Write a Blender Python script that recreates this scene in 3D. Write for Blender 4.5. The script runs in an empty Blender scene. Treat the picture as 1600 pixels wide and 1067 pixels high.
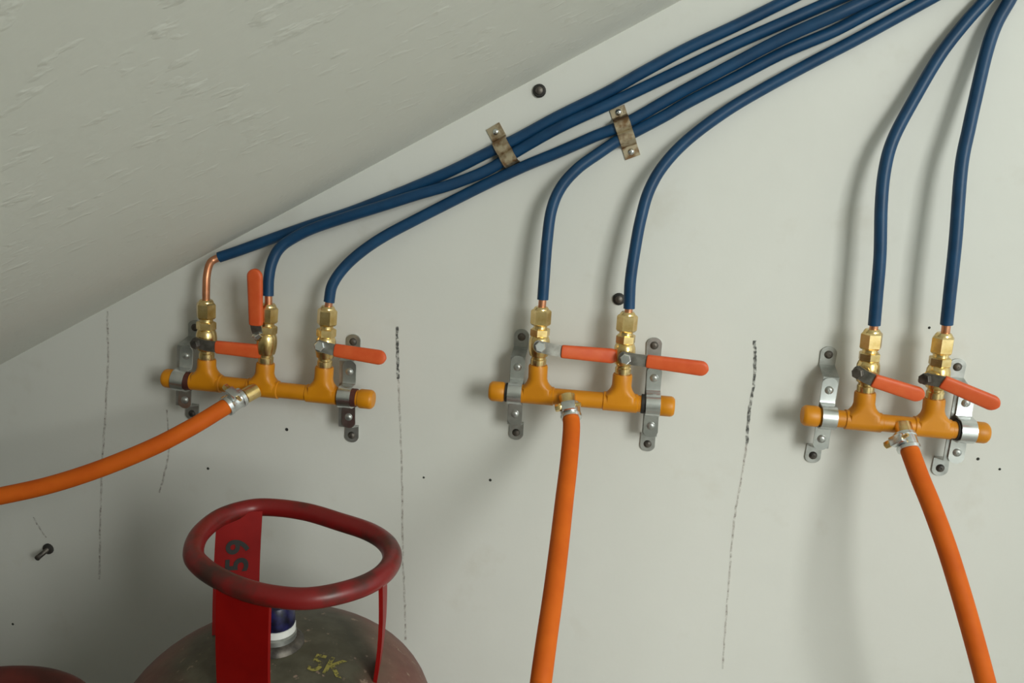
import bpy, bmesh, math, random
from math import sin, cos, pi, radians, sqrt
from mathutils import Vector, Matrix, Quaternion

random.seed(7)
scene = bpy.context.scene
C = scene.collection

# ------------------------------------------------------------------ camera
F = 1250.0                                  # focal length in pixels of the 1600x1067 frame
PITCH, YAW, ROLL = radians(13), radians(7), radians(3)
CAM = Vector((0.0, -1.0, 1.02))
fw = Vector((-sin(YAW) * cos(PITCH), cos(YAW) * cos(PITCH), -sin(PITCH)))
r0 = Vector((cos(YAW), sin(YAW), 0))
u0 = r0.cross(fw)
rt = r0 * cos(ROLL) + u0 * sin(ROLL)
up = u0 * cos(ROLL) - r0 * sin(ROLL)
cd = bpy.data.cameras.new('camera')
cd.sensor_width = 36
cd.lens = F / 1600 * 36
cd.clip_start = 0.02
cam = bpy.data.objects.new('camera', cd)
C.objects.link(cam)
m = Matrix((rt, up, -fw)).transposed().to_4x4()
m.translation = CAM
cam.matrix_world = m
scene.camera = cam

# ------------------------------------------------------------------ light
w = bpy.data.worlds.new('world')
scene.world = w
w.use_nodes = True
w.node_tree.nodes['Background'].inputs[0].default_value = (0.90, 1.0, 0.97, 1)
w.node_tree.nodes['Background'].inputs[1].default_value = 1.15
ld = bpy.data.lights.new('doorway_daylight', 'AREA')
ld.shape = 'RECTANGLE'
ld.size, ld.size_y = 2.8, 2.2
ld.energy = 330
ld.color = (0.97, 1.0, 0.94)
lo = bpy.data.objects.new('doorway_daylight', ld)
C.objects.link(lo)
lo.location = (3.3, -4.1, 2.3)
lo.rotation_euler = (Vector((0.0, 0.0, 0.75)) - lo.location).to_track_quat('-Z', 'Y').to_euler()
vs = scene.view_settings
vs.view_transform = 'Standard'
vs.look = 'None'
vs.gamma = 1
vs.use_curve_mapping = False
vs.exposure = -0.11


# ------------------------------------------------------------------ unprojection of measured points
def ray(x, y):
    return fw + rt * ((x - 800) / F) + up * ((533.5 - y) / F)


def P(x, y, Y):
    """measured point at distance Y in front of the wall"""
    v = ray(x, y)
    return CAM + v * ((-Y - CAM.y) / v.y)


def PZ(x, y, z):
    v = ray(x, y)
    return CAM + v * ((z - CAM.z) / v.z)


# ------------------------------------------------------------------ materials
def new_mat(name):
    mt = bpy.data.materials.new(name)
    mt.use_nodes = True
    nt = mt.node_tree
    return mt, nt, nt.nodes['Principled BSDF']


def nd(nt, t, **kw):
    n = nt.nodes.new(t)
    for k, v in kw.items():
        setattr(n, k, v)
    return n


def noise(nt, scale, detail=3, rough=0.55, coord='Object'):
    tc = nd(nt, 'ShaderNodeTexCoord')
    n = nd(nt, 'ShaderNodeTexNoise')
    n.inputs['Scale'].default_value = scale
    n.inputs['Detail'].default_value = detail
    n.inputs['Roughness'].default_value = rough
    nt.links.new(tc.outputs[coord], n.inputs['Vector'])
    return n.outputs['Fac']


def ramp(nt, fac, stops):
    r = nd(nt, 'ShaderNodeValToRGB')
    e = r.color_ramp.elements
    while len(e) < len(stops):
        e.new(0.5)
    for i, (p, c) in enumerate(stops):
        e[i].position = p
        e[i].color = (*c, 1) if len(c) == 3 else c
    nt.links.new(fac, r.inputs[0])
    return r.outputs[0]


def mix(nt, fac, a, b):
    n = nd(nt, 'ShaderNodeMix', data_type='RGBA')
    if isinstance(fac, (int, float)):
        n.inputs[0].default_value = fac
    else:
        nt.links.new(fac, n.inputs[0])
    for sock, v in ((n.inputs[6], a), (n.inputs[7], b)):
        if isinstance(v, tuple):
            sock.default_value = (*v, 1)
        else:
            nt.links.new(v, sock)
    return n.outputs[2]


def bump(nt, b, h, strength, dist=0.002):
    n = nd(nt, 'ShaderNodeBump')
    n.inputs['Strength'].default_value = strength
    n.inputs['Distance'].default_value = dist
    nt.links.new(h, n.inputs['Height'])
    nt.links.new(n.outputs[0], b.inputs['Normal'])


def simple(name, c1, c2, scale=40, rough=0.5, metal=0.0, bs=0.0, lo_=0.35, hi_=0.65, spec=0.5, bscale=None):
    mt, nt, b = new_mat(name)
    col = ramp(nt, noise(nt, scale), [(lo_, c1), (hi_, c2)])
    nt.links.new(col, b.inputs['Base Color'])
    b.inputs['Roughness'].default_value = rough
    b.inputs['Metallic'].default_value = metal
    b.inputs['Specular IOR Level'].default_value = spec
    if bs:
        bump(nt, b, noise(nt, bscale or scale * 3), bs)
    return mt


def wall_mat():
    mt, nt, b = new_mat('painted_wall')
    c = ramp(nt, noise(nt, 2.2, 4), [(0.3, (0.66, 0.66, 0.615)), (0.7, (0.72, 0.715, 0.675))])
    sm = ramp(nt, noise(nt, 9, 5, 0.6), [(0.58, (0, 0, 0)), (0.8, (1, 1, 1))])
    c2 = mix(nt, sm, c, (0.62, 0.60, 0.54))
    nt.links.new(c2, b.inputs['Base Color'])
    b.inputs['Roughness'].default_value = 0.55
    b.inputs['Specular IOR Level'].default_value = 0.3
    bump(nt, b, noise(nt, 14, 4), 0.25, 0.004)
    return mt


def soffit_mat():
    mt, nt, b = new_mat('rough_plaster')
    c = ramp(nt, noise(nt, 3, 4), [(0.3, (0.75, 0.755, 0.69)), (0.7, (0.80, 0.80, 0.74))])
    nt.links.new(c, b.inputs['Base Color'])
    b.inputs['Roughness'].default_value = 0.6
    b.inputs['Specular IOR Level'].default_value = 0.3
    def dabs(scale, detail):
        tc = nd(nt, 'ShaderNodeTexCoord')
        mp = nd(nt, 'ShaderNodeMapping')
        mp.inputs['Scale'].default_value = (1, 1.5, 1)
        nt.links.new(tc.outputs['Object'], mp.inputs[0])
        n = nd(nt, 'ShaderNodeTexNoise')
        n.inputs['Scale'].default_value = scale
        n.inputs['Detail'].default_value = detail
        nt.links.new(mp.outputs[0], n.inputs['Vector'])
        return n.outputs['Fac']
    r1 = ramp(nt, dabs(42, 3), [(0.57, (0, 0, 0)), (0.74, (1, 1, 1))])
    n2 = dabs(90, 2)
    a = nd(nt, 'ShaderNodeMath', operation='MULTIPLY_ADD')
    nt.links.new(n2, a.inputs[0])
    a.inputs[1].default_value = 0.35
    nt.links.new(r1, a.inputs[2])
    bump(nt, b, a.outputs[0], 0.26, 0.0025)
    return mt


def line_mat(name, col, thr, top=1.0, soft=0.14):
    """broken pencil stroke"""
    mt, nt, b = new_mat(name)
    b.inputs['Base Color'].default_value = (*col, 1)
    b.inputs['Roughness'].default_value = 0.8
    a = ramp(nt, noise(nt, 170, 3, 0.6), [(thr, (0, 0, 0)), (thr + soft, (top, top, top))])
    nt.links.new(a, b.inputs['Alpha'])
    return mt


M = {}
M['wall'] = wall_mat()
M['soffit'] = soffit_mat()
M['floor'] = simple('cement_floor', (0.36, 0.35, 0.32), (0.46, 0.45, 0.41), 8, 0.8, bs=0.2)
M['blue'] = simple('blue_plastic_coating', (0.004, 0.040, 0.105), (0.006, 0.054, 0.135), 30, 0.42, spec=0.4)
M['copper'] = simple('bare_copper', (0.55, 0.22, 0.11), (0.68, 0.32, 0.18), 60, 0.38, 0.9)
M['yellow'] = simple('yellow_paint', (0.57, 0.205, 0.0015), (0.64, 0.24, 0.003), 25, 0.42, bs=0.06, spec=0.45)
M['brass'] = simple('brass', (0.66, 0.45, 0.16), (0.88, 0.68, 0.34), 70, 0.27, 1.0, bs=0.05)
M['steel'] = simple('dull_zinc', (0.36, 0.37, 0.35), (0.52, 0.53, 0.51), 60, 0.42, 0.85, bs=0.1)
M['zinc'] = simple('bright_zinc', (0.62, 0.64, 0.64), (0.78, 0.80, 0.80), 50, 0.26, 1.0)
M['dark_steel'] = simple('dark_steel', (0.05, 0.045, 0.04), (0.16, 0.14, 0.12), 80, 0.5, 0.6)
M['lever_steel'] = simple('lever_steel', (0.20, 0.19, 0.17), (0.34, 0.33, 0.30), 90, 0.4, 0.9)
M['grip'] = simple('orange_red_grip', (0.64, 0.085, 0.018), (0.70, 0.12, 0.030), 45, 0.45, bs=0.1, spec=0.4)
M['hose'] = simple('orange_rubber', (0.57, 0.098, 0.006), (0.64, 0.125, 0.008), 25, 0.65, bs=0.1, spec=0.2)
M['clip'] = simple('tarnished_clip', (0.24, 0.14, 0.07), (0.52, 0.44, 0.31), 55, 0.42, 0.8, lo_=0.42, hi_=0.55)
M['plug'] = simple('dark_plug', (0.012, 0.012, 0.010), (0.04, 0.035, 0.03), 80, 0.7)
M['red'] = simple('red_plate_paint', (0.21, 0.0015, 0.001), (0.25, 0.003, 0.002), 30, 0.5, spec=0.2)
M['black'] = simple('black_marker', (0.006, 0.006, 0.006), (0.012, 0.012, 0.01), 50, 0.6)
M['cap'] = simple('dark_blue_cap', (0.002, 0.002, 0.010), (0.012, 0.012, 0.075), 130, 0.35)
M['white'] = simple('white_seal', (0.75, 0.75, 0.72), (0.85, 0.85, 0.82), 50, 0.5)
M['line_dark'] = line_mat('pencil_dark', (0.09, 0.09, 0.085), 0.34, 0.85, 0.25)
M['line_faint'] = line_mat('pencil_faint', (0.40, 0.34, 0.31), 0.32, 0.55, 0.35)
M['mark_yellow'] = line_mat('worn_yellow_marking', (0.30, 0.26, 0.06), 0.38)
M['hole'] = simple('nail_hole', (0.02, 0.02, 0.02), (0.04, 0.04, 0.03), 50, 0.9)


def ring_mat():
    mt, nt, b = new_mat('worn_red_paint')
    wear = ramp(nt, noise(nt, 17, 4, 0.6), [(0.46, (0, 0, 0)), (0.60, (1, 1, 1))])
    c = mix(nt, wear, (0.19, 0.006, 0.006), (0.050, 0.014, 0.009))
    nt.links.new(c, b.inputs['Base Color'])
    b.inputs['Roughness'].default_value = 0.36
    bump(nt, b, noise(nt, 60), 0.12)
    return mt


def body_mat():
    """faded red cylinder with a patch of grey grime on the crown"""
    mt, nt, b = new_mat('faded_red_body')
    tc = nd(nt, 'ShaderNodeTexCoord')
    sp = nd(nt, 'ShaderNodeSeparateXYZ')
    nt.links.new(tc.outputs['Object'], sp.inputs[0])
    base = ramp(nt, noise(nt, 22, 4, 0.6), [(0.35, (0.14, 0.05, 0.038)), (0.65, (0.20, 0.095, 0.07))])
    ln = nd(nt, 'ShaderNodeCombineXYZ')
    nt.links.new(sp.outputs[0], ln.inputs[0])
    nt.links.new(sp.outputs[1], ln.inputs[1])
    le = nd(nt, 'ShaderNodeVectorMath', operation='LENGTH')
    nt.links.new(ln.outputs[0], le.inputs[0])
    ad = nd(nt, 'ShaderNodeMath', operation='MULTIPLY_ADD')
    nt.links.new(noise(nt, 14, 4), ad.inputs[0])
    ad.inputs[1].default_value = 0.08
    nt.links.new(le.outputs['Value'], ad.inputs[2])
    f = ramp(nt, ad.outputs[0], [(0.125, (1, 1, 1)), (0.172, (0, 0, 0))])
    grime = ramp(nt, noise(nt, 40, 4), [(0.4, (0.065, 0.058, 0.036)), (0.62, (0.10, 0.09, 0.06))])
    c0 = mix(nt, f, base, grime)
    chip = ramp(nt, noise(nt, 85, 3, 0.6), [(0.64, (0, 0, 0)), (0.70, (1, 1, 1))])
    c = mix(nt, chip, c0, (0.27, 0.19, 0.14))
    nt.links.new(c, b.inputs['Base Color'])
    b.inputs['Roughness'].default_value = 0.55
    bump(nt, b, noise(nt, 70), 0.15)
    return mt


M['maroon'] = simple('maroon_band', (0.05, 0.010, 0.006), (0.10, 0.02, 0.01), 60, 0.6)
M['ring'] = ring_mat()
M['body'] = body_mat()
M['shaded_ring'] = simple('shaded_red_ring', (0.030, 0.008, 0.005), (0.085, 0.012, 0.008), 25, 0.5, bs=0.1, spec=0.3)  # second cylinder's ring: its shade is put into the red-brown colour


# ------------------------------------------------------------------ mesh helpers (world coordinates in, objects out)
def finish(name, bm, mt, parent=None, origin=None, sharp=40, smooth=True):
    bmesh.ops.recalc_face_normals(bm, faces=bm.faces)
    if parent is not None:
        o0 = world_loc(parent)
        if origin is None:
            origin = o0
    elif origin is None:
        c = Vector((0, 0, 0))
        for v in bm.verts:
            c += v.co
        origin = c / len(bm.verts)
    origin = Vector(origin)
    for v in bm.verts:
        v.co -= origin
    me = bpy.data.meshes.new(name)
    bm.to_mesh(me)
    bm.free()
    me.materials.append(mt)
    if smooth:
        for p in me.polygons:
            p.use_smooth = True
        me.set_sharp_from_angle(angle=radians(sharp))
    o = bpy.data.objects.new(name, me)
    C.objects.link(o)
    if parent is not None:
        o.parent = parent
        o.location = origin - world_loc(parent)
    else:
        o.location = origin
    return o


def world_loc(o):
    l = Vector(o.location)
    while o.parent:
        o = o.parent
        l += Vector(o.location)
    return l


def tag(o, label, cat, group=None):
    o['label'] = label
    o['category'] = cat
    if group:
        o['group'] = group
    return o


def thing(name, loc, label, cat, group=None):
    o = bpy.data.objects.new(name, None)
    o.empty_display_size = 0.03
    C.objects.link(o)
    o.location = loc
    return tag(o, label, cat, group)


def frame_of(d):
    d = d.normalized()
    h = Vector((0, -1, 0)) if abs(d.y) < 0.9 else Vector((1, 0, 0))
    x = h.cross(d).normalized()
    return x, d.cross(x).normalized()


def lathe(bm, a, b, prof, seg=24, phase=0.0, caps=True):
    """revolve prof [(t, radius)] around the axis a-b (t in 0..1)"""
    x, y = frame_of(b - a)
    rings = []
    for t, r in prof:
        c = a.lerp(b, t)
        rings.append([bm.verts.new(c + (x * cos(2 * pi * k / seg + phase) + y * sin(2 * pi * k / seg + phase)) * r)
                      for k in range(seg)])
    for i in range(len(rings) - 1):
        for k in range(seg):
            bm.faces.new((rings[i][k], rings[i][(k + 1) % seg], rings[i + 1][(k + 1) % seg], rings[i + 1][k]))
    if caps:
        bm.faces.new(rings[0][::-1])
        bm.faces.new(rings[-1])
    return bm


def hexnut(bm, a, b, r, ch=0.12, phase=0.2):
    return lathe(bm, a, b, [(0, r * 0.86), (ch, r), (1 - ch, r), (1, r * 0.86)], 6, phase)


def catmull(pts, n=8):
    out = []
    p = [pts[0] * 2 - pts[1]] + list(pts) + [pts[-1] * 2 - pts[-2]]
    for i in range(1, len(p) - 2):
        a, b, c, d = p[i - 1], p[i], p[i + 1], p[i + 2]
        for k in range(n):
            t = k / n
            out.append(0.5 * ((2 * b) + (c - a) * t + (2 * a - 5 * b + 4 * c - d) * t * t + (3 * b - a - 3 * c + d) * t ** 3))
    out.append(pts[-1].copy())
    return out


def tube(bm, path, r, seg=18, closed=False):
    n = len(path)
    tans = []
    for i in range(n):
        if closed:
            t = path[(i + 1) % n] - path[i - 1]
        else:
            t = path[min(i + 1, n - 1)] - path[max(i - 1, 0)]
        tans.append(t.normalized())
    x, _ = frame_of(tans[0])
    rings = []
    for i in range(n):
        t = tans[i]
        x = (x - t * x.dot(t)).normalized()
        y = t.cross(x)
        rings.append([bm.verts.new(path[i] + (x * cos(2 * pi * k / seg) + y * sin(2 * pi * k / seg)) * r) for k in range(seg)])
    for i in range(n if closed else n - 1):
        A, B = rings[i], rings[(i + 1) % n]
        for k in range(seg):
            bm.faces.new((A[k], A[(k + 1) % seg], B[(k + 1) % seg], B[k]))
    if not closed:
        bm.faces.new(rings[0][::-1])
        bm.faces.new(rings[-1])
    return bm


def box(bm, o, ax, ay, az, bev=0.0):
    """box centred at o with half-axis vectors"""
    vs_ = [bm.verts.new(o + ax * i + ay * j + az * k) for i in (-1, 1) for j in (-1, 1) for k in (-1, 1)]
    fs = [(0, 1, 3, 2), (4, 6, 7, 5), (0, 4, 5, 1), (2, 3, 7, 6), (0, 2, 6, 4), (1, 5, 7, 3)]
    faces = [bm.faces.new([vs_[i] for i in f]) for f in fs]
    if bev:
        ed = list({e for f in faces for e in f.edges})
        bmesh.ops.bevel(bm, geom=ed, offset=bev, segments=2, affect='EDGES', profile=0.5)
    return bm


def strap(bm, pts, wdir, width, th, round_ends=True):
    """bent metal strip: pts = centre line (world), wdir = across direction; constant thickness, rounded ends"""
    # cumulative length
    L = [0]
    for i in range(1, len(pts)):
        L.append(L[-1] + (pts[i] - pts[i - 1]).length)
    tot = L[-1]
    samp = []
    ss = set(L)
    if round_ends:
        for k in range(1, 6):
            q = width / 2 * (1 - cos(k / 6 * pi / 2))
            ss.add(q)
            ss.add(tot - q)
    ss = sorted(ss)
    for s in ss:
        i = 0
        while i < len(L) - 2 and L[i + 1] < s - 1e-9:
            i += 1
        t = (s - L[i]) / max(1e-9, L[i + 1] - L[i])
        p = pts[i].lerp(pts[i + 1], t)
        h = width / 2
        if round_ends:
            e = min(s, tot - s)
            if e < h:
                h = sqrt(max(1e-8, h * h - (h - e) ** 2)) + 0.0006
        samp.append((p, h))
    n = len(samp)
    wd = wdir.normalized()
    rows = []
    for i in range(n):
        t = samp[min(i + 1, n - 1)][0] - samp[max(i - 1, 0)][0]
        nr = t.cross(wd).normalized()
        p, h = samp[i]
        rows.append([bm.verts.new(p + wd * sx * h + nr * sn * th / 2) for sx, sn in ((-1, -1), (1, -1), (1, 1), (-1, 1))])
    for i in range(n - 1):
        for k in range(4):
            bm.faces.new((rows[i][k], rows[i][(k + 1) % 4], rows[i + 1][(k + 1) % 4], rows[i + 1][k]))
    bm.faces.new(rows[0][::-1])
    bm.faces.new(rows[-1])
    return bm


def screw_head(bm, p, n, r, h, slot=True):
    """domed screw head on a surface at p with outward normal n"""
    lathe(bm, p - n * 0.002, p + n * h, [(0, r), (0.45, r), (0.75, r * 0.82), (1, r * 0.45)], 14)
    if slot:
        x, y = frame_of(n)
        for a_, b_ in ((x, y), (y, x)):
            box(bm, p + n * (h * 0.96), a_ * r * 0.42, b_ * r * 0.09, n * h * 0.10)
    return bm


NB = bmesh.new
OUT = Vector((0, -1, 0))

# ------------------------------------------------------------------ the setting
def struct(name, bm, mt, origin=None):
    o = finish(name, bm, mt, origin=origin, sharp=30)
    o['kind'] = 'structure'
    return o


bm = NB()
box(bm, Vector((0.1, 0.06, 1.1)), Vector((2.6, 0, 0)), Vector((0, 0.06, 0)), Vector((0, 0, 1.1)))
wall = struct('wall_back', bm, M['wall'], (0, 0, 0))
wall['label'] = 'off-white painted wall with pencil lines behind the manifolds'
bm = NB()
box(bm, Vector((0.1, -1.6, -0.03)), Vector((2.6, 0, 0)), Vector((0, 1.72, 0)), Vector((0, 0, 0.03)))
floor = struct('floor', bm, M['floor'], (0, 0, 0))
# sloping underside of the stair flight
sa, sb = P(0, 570, 0), P(1065, 0, 0)
sd = (sb - sa).normalized()
sn = Vector((-sd.z, 0, sd.x))
s0 = sa - sd * ((sa.z + 0.0) / sd.z - 0.03)
s1 = sb + sd * 1.35
bm = NB()
TH = 0.14
quad = [s0, s1, s1 + sn * TH, s0 + sn * TH]
va = [bm.verts.new(q + Vector((0, 0.004, 0))) for q in quad]
vb = [bm.verts.new(q + Vector((0, -1.75, 0))) for q in quad]
for k in range(4):
    bm.faces.new((va[k], va[(k + 1) % 4], vb[(k + 1) % 4], vb[k]))
bm.faces.new(va)
bm.faces.new(vb[::-1])
soffit = struct('ceiling', bm, M['soffit'], (0, 0, 0))
soffit['label'] = 'sloping rough plastered underside of a stair flight'


# unseen wall added to block daylight, so the left side darkens
bm = NB()
xa, xb = -2.05, 0.86
zl = lambda x: sa.z + (x - sa.x) / sd.x * sd.z
f0 = [Vector((xa, -1.75, 0)), Vector((xb, -1.75, 0)), Vector((xb, -1.75, zl(xb) + 0.05)), Vector((xa, -1.75, zl(xa) + 0.05))]
v0 = [bm.verts.new(q) for q in f0]
v1 = [bm.verts.new(q + Vector((0, -0.10, 0))) for q in f0]
for k in range(4):
    bm.faces.new((v0[k], v0[(k + 1) % 4], v1[(k + 1) % 4], v1[k]))
bm.faces.new(v0)
bm.faces.new(v1[::-1])
struct('blocker_wall_front', bm, M['wall'], (0, 0, 0))
bm = NB()
box(bm, Vector((2.20, -1.80, 1.1)), Vector((0.50, 0, 0)), Vector((0, 0.05, 0)), Vector((0, 0, 1.1)))  # unseen wall added to cut the daylight reaching the right side
struct('blocker_wall_right', bm, M['wall'], (0, 0, 0))


# marks drawn on the wall
def wall_line(pts, wpx, mt, name='pencil_line'):
    path = catmull([P(x, y, 0.0004) for x, y in pts], 10)
    bm_ = NB()
    rows = []
    for i, p in enumerate(path):
        t = (path[min(i + 1, len(path) - 1)] - path[max(i - 1, 0)]).normalized()
        nrm = OUT.cross(t).normalized()
        j = nrm * random.uniform(-0.0005, 0.0005)
        hw = wpx * 0.00050 * random.uniform(0.75, 1.2)
        rows.append((bm_.verts.new(p + j + nrm * hw), bm_.verts.new(p + j - nrm * hw)))
    for a_, b_ in zip(rows, rows[1:]):
        bm_.faces.new((a_[0], a_[1], b_[1], b_[0]))
    return finish(name, bm_, mt, wall)


wall_line([(168, 486), (168, 520), (169, 560), (165, 640), (160, 720), (157, 800), (155, 905)], 3.0, M['line_faint'])
wall_line([(261, 640), (264, 700), (258, 735), (249, 770)], 2.6, M['line_faint'])
wall_line([(620, 510), (621, 550), (622, 592)], 3.6, M['line_dark'])
wall_line([(622, 592), (625, 650), (628, 740), (629, 850), (632, 930), (634, 1000)], 2.6, M['line_faint'])
wall_line([(1179, 532), (1180, 560), (1178, 600), (1171, 640), (1167, 693)], 3.6, M['line_dark'])
wall_line([(1167, 693), (1160, 740), (1149, 800), (1142, 870), (1134, 970), (1129, 1045)], 2.4, M['line_faint'])
wall_line([(52, 808), (60, 822), (72, 840)], 2.4, M['line_faint'])
for (x, y, d) in ((325, 732, 5), (448, 671, 6), (766, 750, 5), (662, 746, 4), (1528, 717, 5), (1562, 733, 4), (20, 975, 5), (1452, 512, 4)):
    bm = NB()
    c = P(x, y, 0.0)
    rr = d * 0.00041
    lathe(bm, c, c + OUT * 0.0006, [(0, rr), (0.6, rr * 0.9), (1, rr * 0.5)], 9)
    finish('nail_hole', bm, M['hole'], wall)

# ------------------------------------------------------------------ manifolds with their valves
HY = 0.042          # header axis in front of the wall
PR = 0.0104         # header pipe radius


def flat_bar(bm, a, b, wdir, w0, w1, th, seg=20, steps=14, round_a=0.25, round_b=1.0):
    """lofted lever sleeve with rounded ends"""
    ax = (b - a).normalized()
    wd = (wdir - ax * wdir.dot(ax)).normalized()
    td = ax.cross(wd).normalized()
    L = (b - a).length
    ts = []
    ra, rb = round_a * w0 / 2, round_b * w1 / 2
    for k in range(5):
        ts.append((ra * (1 - cos(k / 5 * pi / 2)), max(0.12, sin(k / 5 * pi / 2)) if round_a > 0.5 else 0.8 + 0.2 * sin(k / 5 * pi / 2)))
    for k in range(steps + 1):
        ts.append((ra + (L - ra - rb) * k / steps, 1.0))
    for k in range(1, 7):
        ts.append((L - rb + rb * sin(k / 6 * pi / 2), max(0.10, cos(k / 6 * pi / 2))))
    rings = []
    for s, f in ts:
        t = s / L
        hw = (w0 + (w1 - w0) * t) / 2 * f
        ht = th / 2 * (0.6 + 0.4 * f)
        c = a + ax * s
        row = []
        for k in range(seg):
            an = 2 * pi * k / seg
            cx, cy = cos(an), sin(an)
            e = 0.62
            row.append(bm.verts.new(c + wd * hw * math.copysign(abs(cx) ** e, cx) + td * ht * math.copysign(abs(cy) ** e, cy)))
        rings.append(row)
    for i in range(len(rings) - 1):
        for k in range(seg):
            bm.faces.new((rings[i][k], rings[i][(k + 1) % seg], rings[i + 1][(k + 1) % seg], rings[i + 1][k]))
    bm.faces.new(rings[0][::-1])
    bm.faces.new(rings[-1])
    return bm


def valve(root, base, top, hub, g0, g1, gw, vlabel, turned=False, face=False):
    """small brass ball valve: base/top on its axis, hub = spindle end, g0-g1 = lever sleeve"""
    ax = (top - base)
    bm_ = NB()
    prof = [(-0.10, .0080), (0.0, .0098), (0.10, .0098), (0.115, .0088), (0.15, .0088), (0.17, .0112), (0.20, .0118),
            (0.27, .0128), (0.36, .0132), (0.45, .0126), (0.50, .0112), (0.52, .0096), (0.56, .0096), (0.60, .0096),
            (0.66, .0084), (0.70, .0084), (0.74, .0084)]
    lathe(bm_, base, top, prof, 28)
    v = finish('ball_valve', bm_, M['brass'], root, origin=base)
    v['label'] = vlabel
    n = lambda t: base + ax * t
    bm_ = NB()
    hexnut(bm_, n(0.505), n(0.65), 0.0124, phase=0.35)
    finish('hex_collar', bm_, M['brass'], v, sharp=20)
    bm_ = NB()
    hexnut(bm_, n(0.70), n(0.97), 0.0126, 0.10, phase=0.1)
    lathe(bm_, n(0.96), n(1.02), [(0, .0098), (0.5, .0092), (1, .0075)], 20)
    finish('compression_nut', bm_, M['brass'], v, sharp=20)
    # spindle and its nut
    bc = n(0.34)
    d = (hub - bc)
    dn = d.normalized()
    bm_ = NB()
    lathe(bm_, bc, hub - dn * 0.004, [(0, .0085), (0.72, .0085), (0.74, .0062), (1, .0062)], 18)
    finish('spindle', bm_, M['brass'], v)
    bm_ = NB()
    hexnut(bm_, hub - dn * 0.002, hub + dn * 0.0045, 0.0068, phase=0.3)
    finish('spindle_nut', bm_, M['dark_steel'] if turned else M['zinc'], v, sharp=20)
    # lever blade from the spindle into the sleeve
    gd = (g1 - g0).normalized()
    wdir = gd.cross(dn)
    if wdir.length < 0.3 or face:
        wdir = gd.cross(OUT)
    hb = hub - dn * 0.003
    mid = hb + (g0 - hb) * 0.55
    mid = mid + dn * 0.0015
    bm_ = NB()
    strap(bm_, [hb - (g0 - hb).normalized() * 0.008, hb, mid, g0 + gd * 0.001, g0 + gd * 0.012], wdir, 0.0145, 0.0026)
    finish('lever', bm_, M['lever_steel'], v)
    bm_ = NB()
    flat_bar(bm_, g0, g1, wdir, gw * 0.92, gw * 1.06, 0.0085)
    finish('lever_grip', bm_, M['grip'], v)['label'] = 'orange-red plastic lever sleeve'
    return v


def manifold(capA, capB, risers, nozzle, label, Yd=HY):
    A, B = P(*capA, Yd), P(*capB, Yd)
    ax = (B - A).normalized()
    root = thing('gas_manifold', (A + B) / 2, label, 'manifold', 'yellow gas manifolds on the wall')
    L = (B - A).length
    # header pipe with welded tees; tee sockets swell slightly around each riser
    ts = []
    cen = [((P(*r['foot'], Yd) - A).dot(ax)) for r in risers]
    prof = [(0.006, PR)]
    for c in cen:
        prof += [(c - 0.0215, PR), (c - 0.0205, PR + .0014), (c + 0.0205, PR + .0014), (c + 0.0215, PR)]
    prof += [(L - 0.006, PR)]
    bm_ = NB()
    lathe(bm_, A, B, [(s / L, r) for s, r in prof], 32)
    finish('header_pipe', bm_, M['yellow'], root)
    for e, d in ((A, ax), (B, -ax)):
        bm_ = NB()
        lathe(bm_, e - d * 0.005, e + d * 0.0145, [(0, .0098), (0.10, .0118), (0.22, .0126), (0.88, .0126), (1.0, .0112)], 28)
        finish('end_cap', bm_, M['yellow'], root)
    for r, c in zip(risers, cen):
        foot = A + ax * c
        top = P(*r['top'], Yd)
        bm_ = NB()
        q = (top - foot).length
        lathe(bm_, foot, top, [(0, .0205), (0.0095 / q, .0200), (0.0125 / q, .0165), (0.017 / q, .0134), (0.022 / q, .0120),
                               (1 - .002 / q, .0120), (1, .0112)] if q > 0.026 else
              [(0, .0185), (0.35, .0175), (0.55, .014), (0.75, .0120), (0.94, .0120), (1, .0112)], 28)
        # keep the flare inside the width of the tee socket in depth
        for vv in bm_.verts:
            k = abs(vv.co.y + Yd)
            if k > .0118:
                vv.co.y = -Yd + math.copysign(.0118, vv.co.y + Yd)
        finish('tee_riser', bm_, M['yellow'], root)
        valve(root, top, P(*r['nut'], Yd), P(*r['hub']), P(*r['g0']), P(*r['g1']), r.get('gw', 0.0175), r['label'], r.get('turned', False), r.get('face', False))
    # hose nozzle
    n0, n1 = P(*nozzle[0]), P(*nozzle[1])
    bm_ = NB()
    lathe(bm_, n0, n1, [(0, .0105), (0.30, .0100), (0.31, .0078), (0.45, .0078), (0.46, .0086), (0.6, .0070), (0.61, .0086), (0.75, .0070),
                        (0.76, .0086), (1, .0066)], 22)
    finish('hose_nozzle', bm_, M['brass'], root)
    return root


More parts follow.
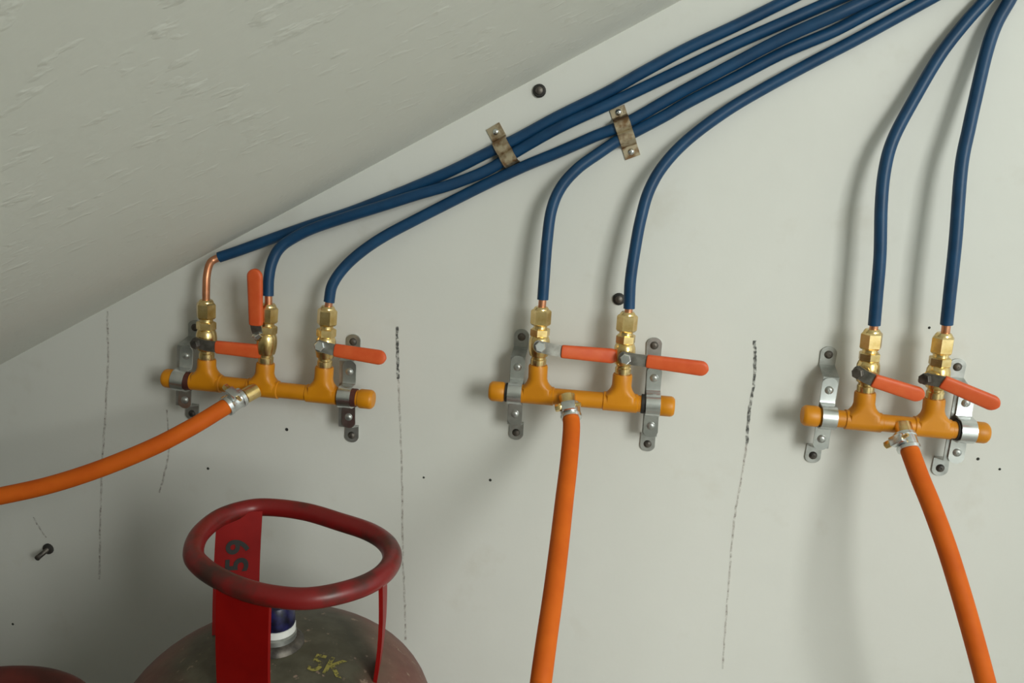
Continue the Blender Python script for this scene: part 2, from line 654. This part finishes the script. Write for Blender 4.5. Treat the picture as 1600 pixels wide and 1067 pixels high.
VG = ['brass ball valve, lever pointing right', 'brass ball valve with its lever turned up beside the tube']
manifold((262, 591), (578, 624),
         [dict(foot=(323, 597), top=(323, 561), nut=(322, 470), hub=(306, 537, .060), g0=(337, 542, .056), g1=(412, 550, .047), gw=.0185, label=VG[0], turned=True),
          dict(foot=(412, 607), top=(415, 567), nut=(420, 476), hub=(403, 524, .052), g0=(400, 508, .056), g1=(398, 420, .058), gw=.0190, face=True, label=VG[1]),
          dict(foot=(504, 616), top=(507, 573), nut=(512, 480), hub=(500, 541, .064), g0=(523, 547, .060), g1=(603, 560, .062), gw=.0180, label=VG[0])],
         [(400, 609, .050), (338, 644, .098)],
         'longest yellow gas manifold with three brass valves, one lever turned up, beside the sloping ceiling')
manifold((771, 611), (1047, 635),
         [dict(foot=(839, 617), top=(841, 570), nut=(846, 481), hub=(844, 542, .062), g0=(877, 549, .056), g1=(966, 557, .046), label=VG[0]),
          dict(foot=(969, 628), top=(973, 584), nut=(981, 489), hub=(977, 560, .062), g0=(1010, 564, .058), g1=(1107, 577, .060), label=VG[0])],
         [(886, 619, .052), (893, 664, .078)],
         'middle yellow two-valve gas manifold with its orange hose hanging straight down')
manifold((1260, 649), (1536, 676),
         [dict(foot=(1348, 657), top=(1352, 612), nut=(1363, 516), hub=(1341, 583, .060), g0=(1364, 594, .064), g1=(1443, 619, .060), label=VG[0], turned=True),
          dict(foot=(1456, 667), top=(1460, 622), nut=(1475, 522), hub=(1446, 592, .062), g0=(1472, 596, .068), g1=(1561, 634, .074), label=VG[0], turned=True)],
         [(1410, 664, .048), (1424, 716, .082)],
         'right-hand yellow two-valve gas manifold with red levers slanting down')


# ------------------------------------------------------------------ pipe brackets
def bracket(e0, e1, pipe, label, axis, band=None):
    """wall strap with raised middle and an omega saddle over the header pipe. e0/e1: strap ends on the wall"""
    a, b = P(*e0, 0.0), P(*e1, 0.0)
    s = (b - a).normalized()            # downwards along the strap
    wd = OUT.cross(s).normalized()
    pc = P(*pipe, HY)
    c0 = a + s * ((pc - a).dot(s))      # wall point behind the pipe
    off = (pc - c0).dot(wd)
    c0 = c0 + wd * 0
    root = thing('pipe_bracket', c0, label, 'bracket', 'zinc brackets holding the manifolds')
    la, lb = -(c0 - a).length, (b - c0).length
    n0, n1 = 0.0012, HY - PR - 0.0036
    q = lambda t, n, k=0.0: c0 + s * t + OUT * n + wd * k
    j0, j1 = la + 0.024, lb - 0.024
    i0, i1 = max(j0 + 0.006, -0.046), min(j1 - 0.006, 0.046)
    bm_ = NB()
    strap(bm_, [q(la, n0), q(j0, n0), q(i0, n1), q(i1, n1), q(j1, n0), q(lb, n0)], wd, 0.0185, 0.0024)
    finish('wall_strap', bm_, M['steel'], root)
    # omega saddle
    R_ = PR + 0.0032
    pts = [q(-0.046 if i0 < -0.045 else i0 - 0.002, n1 + 0.0026, off), q(-R_ - 0.004, n1 + 0.0026, off), q(-R_ - 0.0008, n1 + 0.0040, off)]
    for k in range(0, 13):
        an = pi * k / 12
        pts.append(q(-R_ * cos(an), HY + R_ * sin(an) * 1.0, off))
    pts += [q(R_ + 0.0008, n1 + 0.0040, off), q(R_ + 0.004, n1 + 0.0026, off), q(0.046 if i1 > 0.045 else i1 + 0.002, n1 + 0.0026, off)]
    bm_ = NB()
    strap(bm_, pts, wd, 0.0175, 0.0020)
    finish('saddle', bm_, M['zinc'], root)
    for t, n, k, mt in ((la + .010, n0 + .0012, 0, 'dark_steel'), (lb - .010, n0 + .0012, 0, 'dark_steel'),
                        (-0.031, n1 + .0036, off, 'steel'), (0.031, n1 + .0036, off, 'steel')):
        bm_ = NB()
        screw_head(bm_, q(t, n, k), OUT, 0.0052, 0.0030)
        finish('screw', bm_, M[mt], root)
    if band:
        ax_ = (P(*axis[1], HY) - P(*axis[0], HY)).normalized()
        bm_ = NB()
        lathe(bm_, pc + ax_ * band[0], pc + ax_ * band[1], [(0, PR + .0002), (0.02, PR + .0016), (0.98, PR + .0016), (1, PR + .0002)], 26)
        finish('dark_band', bm_, M[band[2]], root)  # dark band around the header pipe, under and beside the saddle
    return root


A1, A2, A3 = ((262, 591), (578, 624)), ((771, 611), (1047, 635)), ((1260, 649), (1536, 676))
bracket((306, 500), (301, 656), (283, 594), 'zinc pipe bracket at the ceiling-side end of the three-valve manifold', A1, (-.009, .016, 'maroon'))
bracket((553, 522), (550, 690), (541, 620), 'zinc pipe bracket beside the right end cap of the three-valve manifold', A1, (-.009, .0145, 'maroon'))
bracket((816, 514), (806, 686), (805, 614), 'zinc pipe bracket at the left end of the middle manifold', A2, (-.0125, .009, 'plug'))
bracket((1023, 527), (1011, 704), (1020, 632), 'zinc pipe bracket at the right end of the middle manifold, behind a lever', A2, (-.0145, .009, 'plug'))
bracket((1296, 541), (1268, 722), (1293, 652), 'zinc pipe bracket at the left end of the right-hand manifold', A3, None)
bracket((1497, 560), (1466, 742), (1508, 673), 'zinc pipe bracket at the far right end of the right-hand manifold', A3, (-.0115, .009, 'plug'))


# ------------------------------------------------------------------ orange hoses
def hose(pix, tail, clamp, ear, label):
    pts = [P(*p) for p in pix]
    path = catmull(pts + [Vector(t) for t in tail], 10)
    bm_ = NB()
    tube(bm_, path, 0.0104, 22)
    root = thing('gas_hose', pts[0], label, 'hose', 'orange gas hoses')
    finish('hose', bm_, M['hose'], root)
    c0, c1 = P(*clamp[0]), P(*clamp[1])
    d = (c1 - c0).normalized()
    bm_ = NB()
    lathe(bm_, c0, c1, [(0, .0112), (0.02, .0128), (0.2, .0132), (0.25, .0122), (0.75, .0122), (0.8, .0132), (0.98, .0128), (1, .0112)], 26)
    cl = finish('hose_clamp', bm_, M['zinc'], root)
    e = P(*ear)
    mid = (c0 + c1) / 2
    n = (e - mid)
    n = (n - d * n.dot(d)).normalized()
    t = d.cross(n)
    bm_ = NB()
    box(bm_, mid + n * 0.0155, t * 0.0085, n * 0.0045, d * 0.0055, 0.0012)
    finish('screw_housing', bm_, M['zinc'], cl)
    bm_ = NB()
    hexnut(bm_, mid + n * 0.0158 + t * 0.008, mid + n * 0.0158 + t * 0.0165, 0.0046)
    lathe(bm_, mid + n * 0.0158 - t * 0.015, mid + n * 0.0158 - t * 0.008, [(0, .002), (1, .0026)], 10)
    finish('clamp_screw', bm_, M['brass'], cl)
    return root


hose([(366, 627, .077), (340, 643, .098), (300, 667, .125), (240, 698, .150), (160, 731, .175), (80, 757, .195), (0, 775, .215), (-80, 789, .235)],
     [(-0.95, -0.30, 0.45), (-1.06, -0.36, 0.22), (-1.08, -0.46, 0.04), (-1.02, -0.62, 0.0106), (-0.85, -0.78, 0.0106)],
     [(379, 619, .067), (352, 636, .088)], (352, 612, .10),
     'orange rubber hose sweeping left from the three-valve manifold')
hose([(891, 648, .068), (893, 668, .082), (889, 720, .120), (882, 780, .165), (874, 850, .215), (864, 930, .265), (854, 1000, .305), (845, 1067, .335), (836, 1140, .350)],
     [(-0.04, -0.36, 0.22), (-0.05, -0.37, 0.06), (0.02, -0.40, 0.0106), (0.20, -0.46, 0.0106)],
     [(890, 632, .060), (893, 654, .073)], (886, 625, .085),
     'orange rubber hose hanging straight down from the middle manifold')
hose([(1418, 694, .068), (1426, 716, .082), (1438, 748, .098), (1456, 792, .118), (1478, 852, .140), (1500, 922, .160), (1520, 992, .175), (1540, 1067, .185), (1558, 1140, .19)],
     [(0.55, -0.20, 0.18), (0.57, -0.21, 0.05), (0.63, -0.24, 0.0106), (0.80, -0.30, 0.0106)],
     [(1412, 678, .060), (1421, 704, .075)], (1398, 684, .075),
     'orange rubber hose slanting down right from the right-hand manifold')


# ------------------------------------------------------------------ blue coated copper tubes
def blue(start, pix, label, bare=None, over=0.0):
    """start = (nut px, y); pix = (x, y, Y)"""
    pts = [P(*p) for p in pix]
    # carry on beyond the frame along the last direction, parallel to the wall
    d = (pts[-1] - pts[-2])
    d.y = 0
    d.normalize()
    pts += [pts[-1] + d * 0.12, pts[-1] + d * 0.30 + Vector((0, 0, 0.01))]
    root = thing('coated_copper_tube', pts[0], label, 'tube', 'blue coated copper tubes')
    path = catmull(pts, 9)
    bm_ = NB()
    tube(bm_, path, 0.0069, 20)
    finish('blue_coating', bm_, M['blue'], root)
    bm_ = NB()
    cp = [P(*p) for p in (bare or [])]
    if cp:
        cp = catmull(cp + [pts[0] + (pts[1] - pts[0]).normalized() * 0.01], 8)
    else:
        cp = [P(*start, HY), P(*start, HY).lerp(pts[0], 0.5), pts[0] + (pts[1] - pts[0]).normalized() * 0.01]
    tube(bm_, cp, 0.0048, 16)
    finish('bare_copper_end', bm_, M['copper'], root)
    return root


blue((322, 474), [(342, 402, .024), (375, 391, .018), (430, 371, .010), (490, 350, .009), (545, 332, .009), (600, 311, .009), (652, 290, .009), (709, 265, .009),
                  (765, 237, .009), (807, 217, .009), (872, 182, .009), (947, 145, .009), (1004, 113, .009), (1075, 75, .009), (1150, 40, .009), (1225, 3, .009), (1265, -17, .009)],
     'blue tube with a long bare copper bend, highest of the bundle along the ceiling',
     bare=[(322, 478, .042), (322, 455, .042), (323, 432, .040), (327, 414, .034), (334, 406, .028)])
blue((420, 482), [(419, 462, .042), (420, 435, .040), (425, 410, .036), (436, 389, .031), (455, 374, .027), (489, 357, .0245), (545, 338, .0235), (596, 322, .0225), (652, 304, .019),
                  (709, 287, .014), (765, 264, .010), (807, 237, .0095), (872, 200, .0130), (947, 165, .0115), (1004, 138, .009), (1075, 104, .009), (1150, 68, .009), (1225, 35, .009), (1300, 2, .009), (1340, -15, .009)],
     'blue tube rising beside the upturned lever, second from top in the bundle')
blue((512, 486), [(514, 472, .042), (519, 446, .040), (536, 420, .034), (564, 394, .028), (601, 369, .022), (652, 342, .016), (709, 313, .011), (765, 285, .009), (821, 259, .009),
                  (872, 238, .009), (929, 213, .009), (962, 200, .009), (994, 184, .009), (1041, 157, .009), (1075, 138, .010), (1150, 98, .013), (1225, 59, .017), (1300, 26, .0225), (1345, 5, .023), (1385, -14, .023)],
     'blue tube bending right from the third valve of the three-valve manifold')
blue((846, 487), [(848, 468, .042), (850, 439, .041), (855, 375, .036), (862, 327, .031), (877, 292, .026), (903, 263, .021), (935, 240, .015), (962, 222, .011), (994, 205, .0095),
                  (1041, 180, .009), (1075, 160, .009), (1150, 121, .009), (1225, 82, .009), (1300, 50, .009), (1350, 24, .009), (1395, 0, .009), (1430, -18, .009)],
     'blue tube rising from the left valve of the middle manifold into the second clip')
blue((981, 495), [(983, 482, .042), (985, 439, .041), (992, 391, .038), (1001, 343, .034), (1014, 298, .029), (1037, 258, .024), (1075, 218, .019), (1131, 176, .014), (1187, 142, .010),
                  (1262, 101, .009), (1337, 62, .009), (1412, 21, .009), (1450, 0, .009), (1485, -19, .009)],
     'blue tube from the right valve of the middle manifold, lowest of the slanting bundle')
blue((1364, 522), [(1366, 508, .042), (1370, 460, .043), (1375, 398, .042), (1377, 319, .038), (1383, 262, .032), (1397, 214, .026), (1431, 150, .018), (1469, 86, .013), (1506, 38, .011), (1540, 0, .010), (1560, -22, .010)],
     'blue tube curving up from the left valve of the right-hand manifold')
blue((1476, 528), [(1479, 507, .042), (1484, 460, .044), (1493, 375, .043), (1502, 262, .036), (1514, 200, .030), (1525, 150, .025), (1540, 86, .018), (1555, 41, .014), (1576, 3, .011), (1590, -20, .010)],
     'rightmost blue tube, rising nearly straight from the last valve')


# ------------------------------------------------------------------ saddle clips over the tube bundle
def clip(e0, e1, t0, t1, holes, label):
    a, b = P(*e0, 0.0), P(*e1, 0.0)
    s = (b - a).normalized()
    wd = OUT.cross(s).normalized()
    pa, pb = P(*t0, .009), P(*t1, .009)
    sa_, sb_ = (pa - a).dot(s), (pb - a).dot(s)
    L = (b - a).length
    n0, n1 = 0.0009, 0.0182
    q = lambda t, n: a + s * t + OUT * n
    R_ = 0.0090
    pts = [q(0, n0), q(sa_ - R_ - 0.002, n0), q(sa_ - R_, 0.004), q(sa_ - R_ * 0.9, 0.0135), q(sa_ - R_ * 0.5, 0.0172), q(sa_, n1), q(sa_ + R_ * 0.5, 0.0176),
           q((sa_ + sb_) / 2, 0.0135), q(sb_ - R_ * 0.5, 0.0176), q(sb_, n1), q(sb_ + R_ * 0.5, 0.0172), q(sb_ + R_ * 0.9, 0.0135), q(sb_ + R_, 0.004),
           q(sb_ + R_ + 0.002, n0), q(max(L, sb_ + R_ + 0.005), n0)]
    root = thing('tube_clip', a, label, 'clip', 'tarnished clips on the blue tubes')
    bm_ = NB()
    strap(bm_, pts, wd, 0.0185, 0.0013, round_ends=False)
    finish('clip_strap', bm_, M['clip'], root, sharp=50)
    for h in holes:
        bm_ = NB()
        screw_head(bm_, q(h if h >= 0 else L + h, n0 + .0006), OUT, 0.0042, 0.0026)
        finish('screw', bm_, M['zinc'], root)


clip((770, 197), (808, 268), (784, 229), (795, 247), [.008], 'tarnished metal clip over the two upper blue tubes, nearest the ceiling')
clip((964, 168), (989, 246), (973, 195), (980, 214), [.006, -.007], 'tarnished metal clip with rusty streaks over the two lower blue tubes')


# ------------------------------------------------------------------ wall plugs and the loose screw
def anchor(px, r, label, stub=0.004):
    c = P(*px, 0.0)
    root = thing('wall_anchor', c, label, 'wall anchor', 'dark anchors in the wall')
    bm_ = NB()
    lathe(bm_, c, c + OUT * stub, [(0, r), (0.6, r), (1.0, r * 0.8)], 16)
    finish('plug', bm_, M['plug'], root)
    bm_ = NB()
    lathe(bm_, c + OUT * stub * 0.5, c + OUT * (stub + 0.0035), [(0, r * 0.58), (0.7, r * 0.58), (1, r * 0.3)], 12)
    finish('screw_end', bm_, M['dark_steel'], root)


anchor((843, 142), 0.0080, 'dark round anchor with screw in the wall above the tube bundle')
anchor((967, 467), 0.0078, 'dark round anchor half hidden behind a blue tube of the middle manifold', 0.003)
c = P(76, 857, 0.0)
t = P(57, 873, 0.024)
root = thing('protruding_screw', c, 'small dark screw sticking out of the wall at lower left', 'screw')
bm = NB()
lathe(bm, c, c + OUT * 0.004, [(0, .0085), (0.6, .0082), (1, .0060)], 14)
finish('plug', bm, M['plug'], root)
bm = NB()
tl = (t - c).length
prof = [(0, .0034)]
for k in range(1, 12):
    prof += [(k / 14 - .02, .0030), (k / 14, .0038)]
prof += [(0.84, .0034), (0.86, .0041), (0.96, .0041), (1.0, .0028)]
lathe(bm, c, t, prof, 14)
finish('shank', bm, M['dark_steel'], root)

# ------------------------------------------------------------------ gas cylinders
ZR = 0.62
ring_px = [(302, 865), (312, 835), (345, 808), (390, 794), (430, 793), (480, 800), (530, 815), (575, 830), (603, 848), (613, 870), (603, 892),
           (575, 912), (530, 927), (480, 935), (430, 932), (385, 922), (345, 905), (315, 885)]
ring_w = [PZ(x, y, ZR) for x, y in ring_px]
rc = Vector((0, 0, 0))
for q in ring_w:
    rc += q
rc /= len(ring_w)
rc += Vector((-0.021, 0.004, 0))      # the body axis stands a little left of the ring's middle
ZT = 0.512            # crown of the body
BR = 0.166            # body radius
DH = 0.095            # height of the domed head


def dome_z(rad):
    return ZT - DH + DH * sqrt(max(0.0, 1 - (rad / BR) ** 2))


def gas_cylinder(centre, rot, label, text=True, ring_paint='ring'):
    base = Vector((centre.x, centre.y, 0))
    root = thing('gas_cylinder', base, label, 'gas cylinder', 'red gas cylinders under the manifolds')
    rm = Matrix.Rotation(rot, 4, 'Z')
    W = lambda v: base + rm @ Vector(v)
    # body
    bm_ = NB()
    prof = []
    zlo = 0.06 + DH
    for k in range(0, 15):
        an = k / 14 * pi / 2
        prof.append((zlo - DH * cos(an), max(0.02, BR * sin(an))))
    zs = ZT - DH
    prof += [(zlo + (zs - zlo) * .47, BR), (zlo + (zs - zlo) * .48, BR + .003), (zlo + (zs - zlo) * .52, BR + .003), (zlo + (zs - zlo) * .53, BR)]
    for k in range(0, 21):
        an = k / 20 * pi / 2
        prof.append((zs + DH * sin(an), max(0.012, BR * cos(an))))
    H = 1.0
    lathe(bm_, base, base + Vector((0, 0, H)), [(z, r) for z, r in prof], 56)
    finish('body', bm_, M['body'], root)
    bm_ = NB()
    lathe(bm_, base + Vector((0, 0, 0.0)), base + Vector((0, 0, 0.10)), [(0, .128), (0.02, .134), (0.12, .134), (0.2, .128), (1, .126), (1, .122), (0, .122), (0, .128)], 40, caps=False)
    finish('foot_ring', bm_, M['body'], root)
    # carrying ring
    loc = [(q - rc) for q in ring_w]
    pts = [W((q.x, q.y, ZR)) for q in loc]
    path = []
    n = len(pts)
    for i in range(n):
        a, b, c_, d = pts[i - 1], pts[i], pts[(i + 1) % n], pts[(i + 2) % n]
        for k in range(5):
            t_ = k / 5
            path.append(0.5 * ((2 * b) + (c_ - a) * t_ + (2 * a - 5 * b + 4 * c_ - d) * t_ ** 2 + (3 * b - a - 3 * c_ + d) * t_ ** 3))
    bm_ = NB()
    tube(bm_, path, 0.0100, 20, closed=True)
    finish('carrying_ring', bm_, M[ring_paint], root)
    # three stay plates, from the ring down to the crown
    def on_dome(x, y):
        z = ZT
        for _ in range(30):
            q = PZ(x, y, z)
            z = dome_z(Vector((q.x - rc.x, q.y - rc.y, 0)).length)
        return Vector((q.x - rc.x, q.y - rc.y, z - 0.004))

    def rel(x, y, z):
        q = PZ(x, y, z)
        return Vector((q.x - rc.x, q.y - rc.y, z))
    stays = [(rel(375, 800, ZR), on_dome(368, 984), 0.046, 0.050, Vector((0.93, 0.36, 0))),
             (rel(381, 922, ZR), on_dome(381, 1092), 0.056, 0.058, Vector((0.985, -0.17, 0))),
             (rel(598, 896, ZR), on_dome(589, 1046), 0.036, 0.036, Vector((-0.17, 0.98, 0)))]
    out = []
    for i, (tp, bt, wt, wb, tang) in enumerate(stays):
        pts_ = []
        for k in range(9):
            t_ = k / 8
            q = tp.lerp(bt, t_)
            bow = sin(t_ * pi) * 0.003
            pts_.append(W(q + Vector((tp.x, tp.y, 0)).normalized() * bow))
        bm_ = NB()
        strap(bm_, pts_, rm @ tang, (wt + wb) / 2, 0.0040, round_ends=False)
        st = finish('stay_plate', bm_, M['red'], root)
        out.append((st, pts_, rm @ tang))
    # valve: neck, hexagon, seal and plastic cap
    top = base + Vector((0, 0, ZT))
    Z = lambda h: top + Vector((0, 0, h))
    bm_ = NB()
    lathe(bm_, Z(-0.004), Z(0.006), [(0, .029), (0.5, .028), (0.9, .025), (1, .023)], 30)
    finish('valve_bung', bm_, M['dark_steel'], root)
    bm_ = NB()
    lathe(bm_, Z(0.005), Z(0.014), [(0, .0205), (0.7, .0205), (1, .017)], 26)
    vb = finish('valve_body', bm_, M['steel'], root)
    bm_ = NB()
    lathe(bm_, Z(0.013), Z(0.0215), [(0, .0185), (0.1, .0198), (0.9, .0198), (1, .0185)], 26)
    finish('seal_ring', bm_, M['white'], root)
    bm_ = NB()
    lathe(bm_, Z(0.0205), Z(0.048), [(0, .0185), (0.1, .0194), (0.75, .0190), (0.92, .0172), (1, .0130)], 26)
    finish('valve_cap', bm_, M['cap'], root)
    if text:
        # black handwritten figures on the rear stay, read from bottom to top
        st, pts_, tg = out[0]
        fc = bpy.data.curves.new('figures', 'FONT')
        fc.body = '59'
        fc.size = 0.033
        fc.space_character = 1.15
        fc.extrude = 0.0003
        fc.offset = 0.0008
        fo = bpy.data.objects.new('figures', fc)
        C.objects.link(fo)
        bpy.context.view_layer.update()
        me = bpy.data.meshes.new_from_object(fo.evaluated_get(bpy.context.evaluated_depsgraph_get()))
        bpy.data.objects.remove(fo)
        bm_ = NB()
        bm_.from_mesh(me)
        p = PZ(373, 902, pts_[4].z)
        updir = (pts_[0] - pts_[4]).normalized()
        nrm = tg.cross(updir).normalized()
        if nrm.dot(CAM - pts_[4]) < 0:
            nrm = -nrm
        # plane of the plate near its middle: place by intersecting the view ray with it
        vv = ray(386, 893)
        org = CAM + vv * ((pts_[3] + nrm * 0.0026 - CAM).dot(nrm) / vv.dot(nrm))
        for v in bm_.verts:
            x, y, z = v.co
            q = org + updir * x - tg.normalized() * y + nrm * z
            v.co = q
        finish('written_figures', bm_, M['black'], st, smooth=False)['label'] = 'black handwritten figures'
        # yellow figures painted on the crown
        fc = bpy.data.curves.new('paint', 'FONT')
        fc.body = '5K'
        fc.size = 0.030
        fc.offset = 0.0006
        fo = bpy.data.objects.new('paint', fc)
        C.objects.link(fo)
        bpy.context.view_layer.update()
        me = bpy.data.meshes.new_from_object(fo.evaluated_get(bpy.context.evaluated_depsgraph_get()))
        bpy.data.objects.remove(fo)
        bm_ = NB()
        bm_.from_mesh(me)
        bmesh.ops.subdivide_edges(bm_, edges=bm_.edges[:], cuts=1)
        p0 = PZ(478, 1066, ZT - 0.02)
        for v in bm_.verts:
            q = p0 + Vector((v.co.x, v.co.y * 1.15 + 0.12 * v.co.x, 0))
            rad = Vector((q.x - base.x, q.y - base.y, 0)).length
            v.co = Vector((q.x, q.y, dome_z(rad) + 0.0008))
        finish('painted_figures', bm_, M['mark_yellow'], root, smooth=False)['label'] = 'worn yellow painted figures'
    return root


gas_cylinder(Vector((rc.x, rc.y, 0)), 0.0, 'red gas cylinder with carrying ring below the three-valve manifold')
rim = PZ(22, 1061, ZR + 0.010)
hd = ray(22, 1061)
hd = Vector((hd.x, hd.y, 0)).normalized()
cy2 = rim - hd * 0.114 + Vector((-0.108, -0.006, 0))
gas_cylinder(Vector((cy2.x, cy2.y, 0)), 0.9, 'red gas cylinder whose shade-darkened ring just shows at the bottom left corner', text=False, ring_paint='shaded_ring')
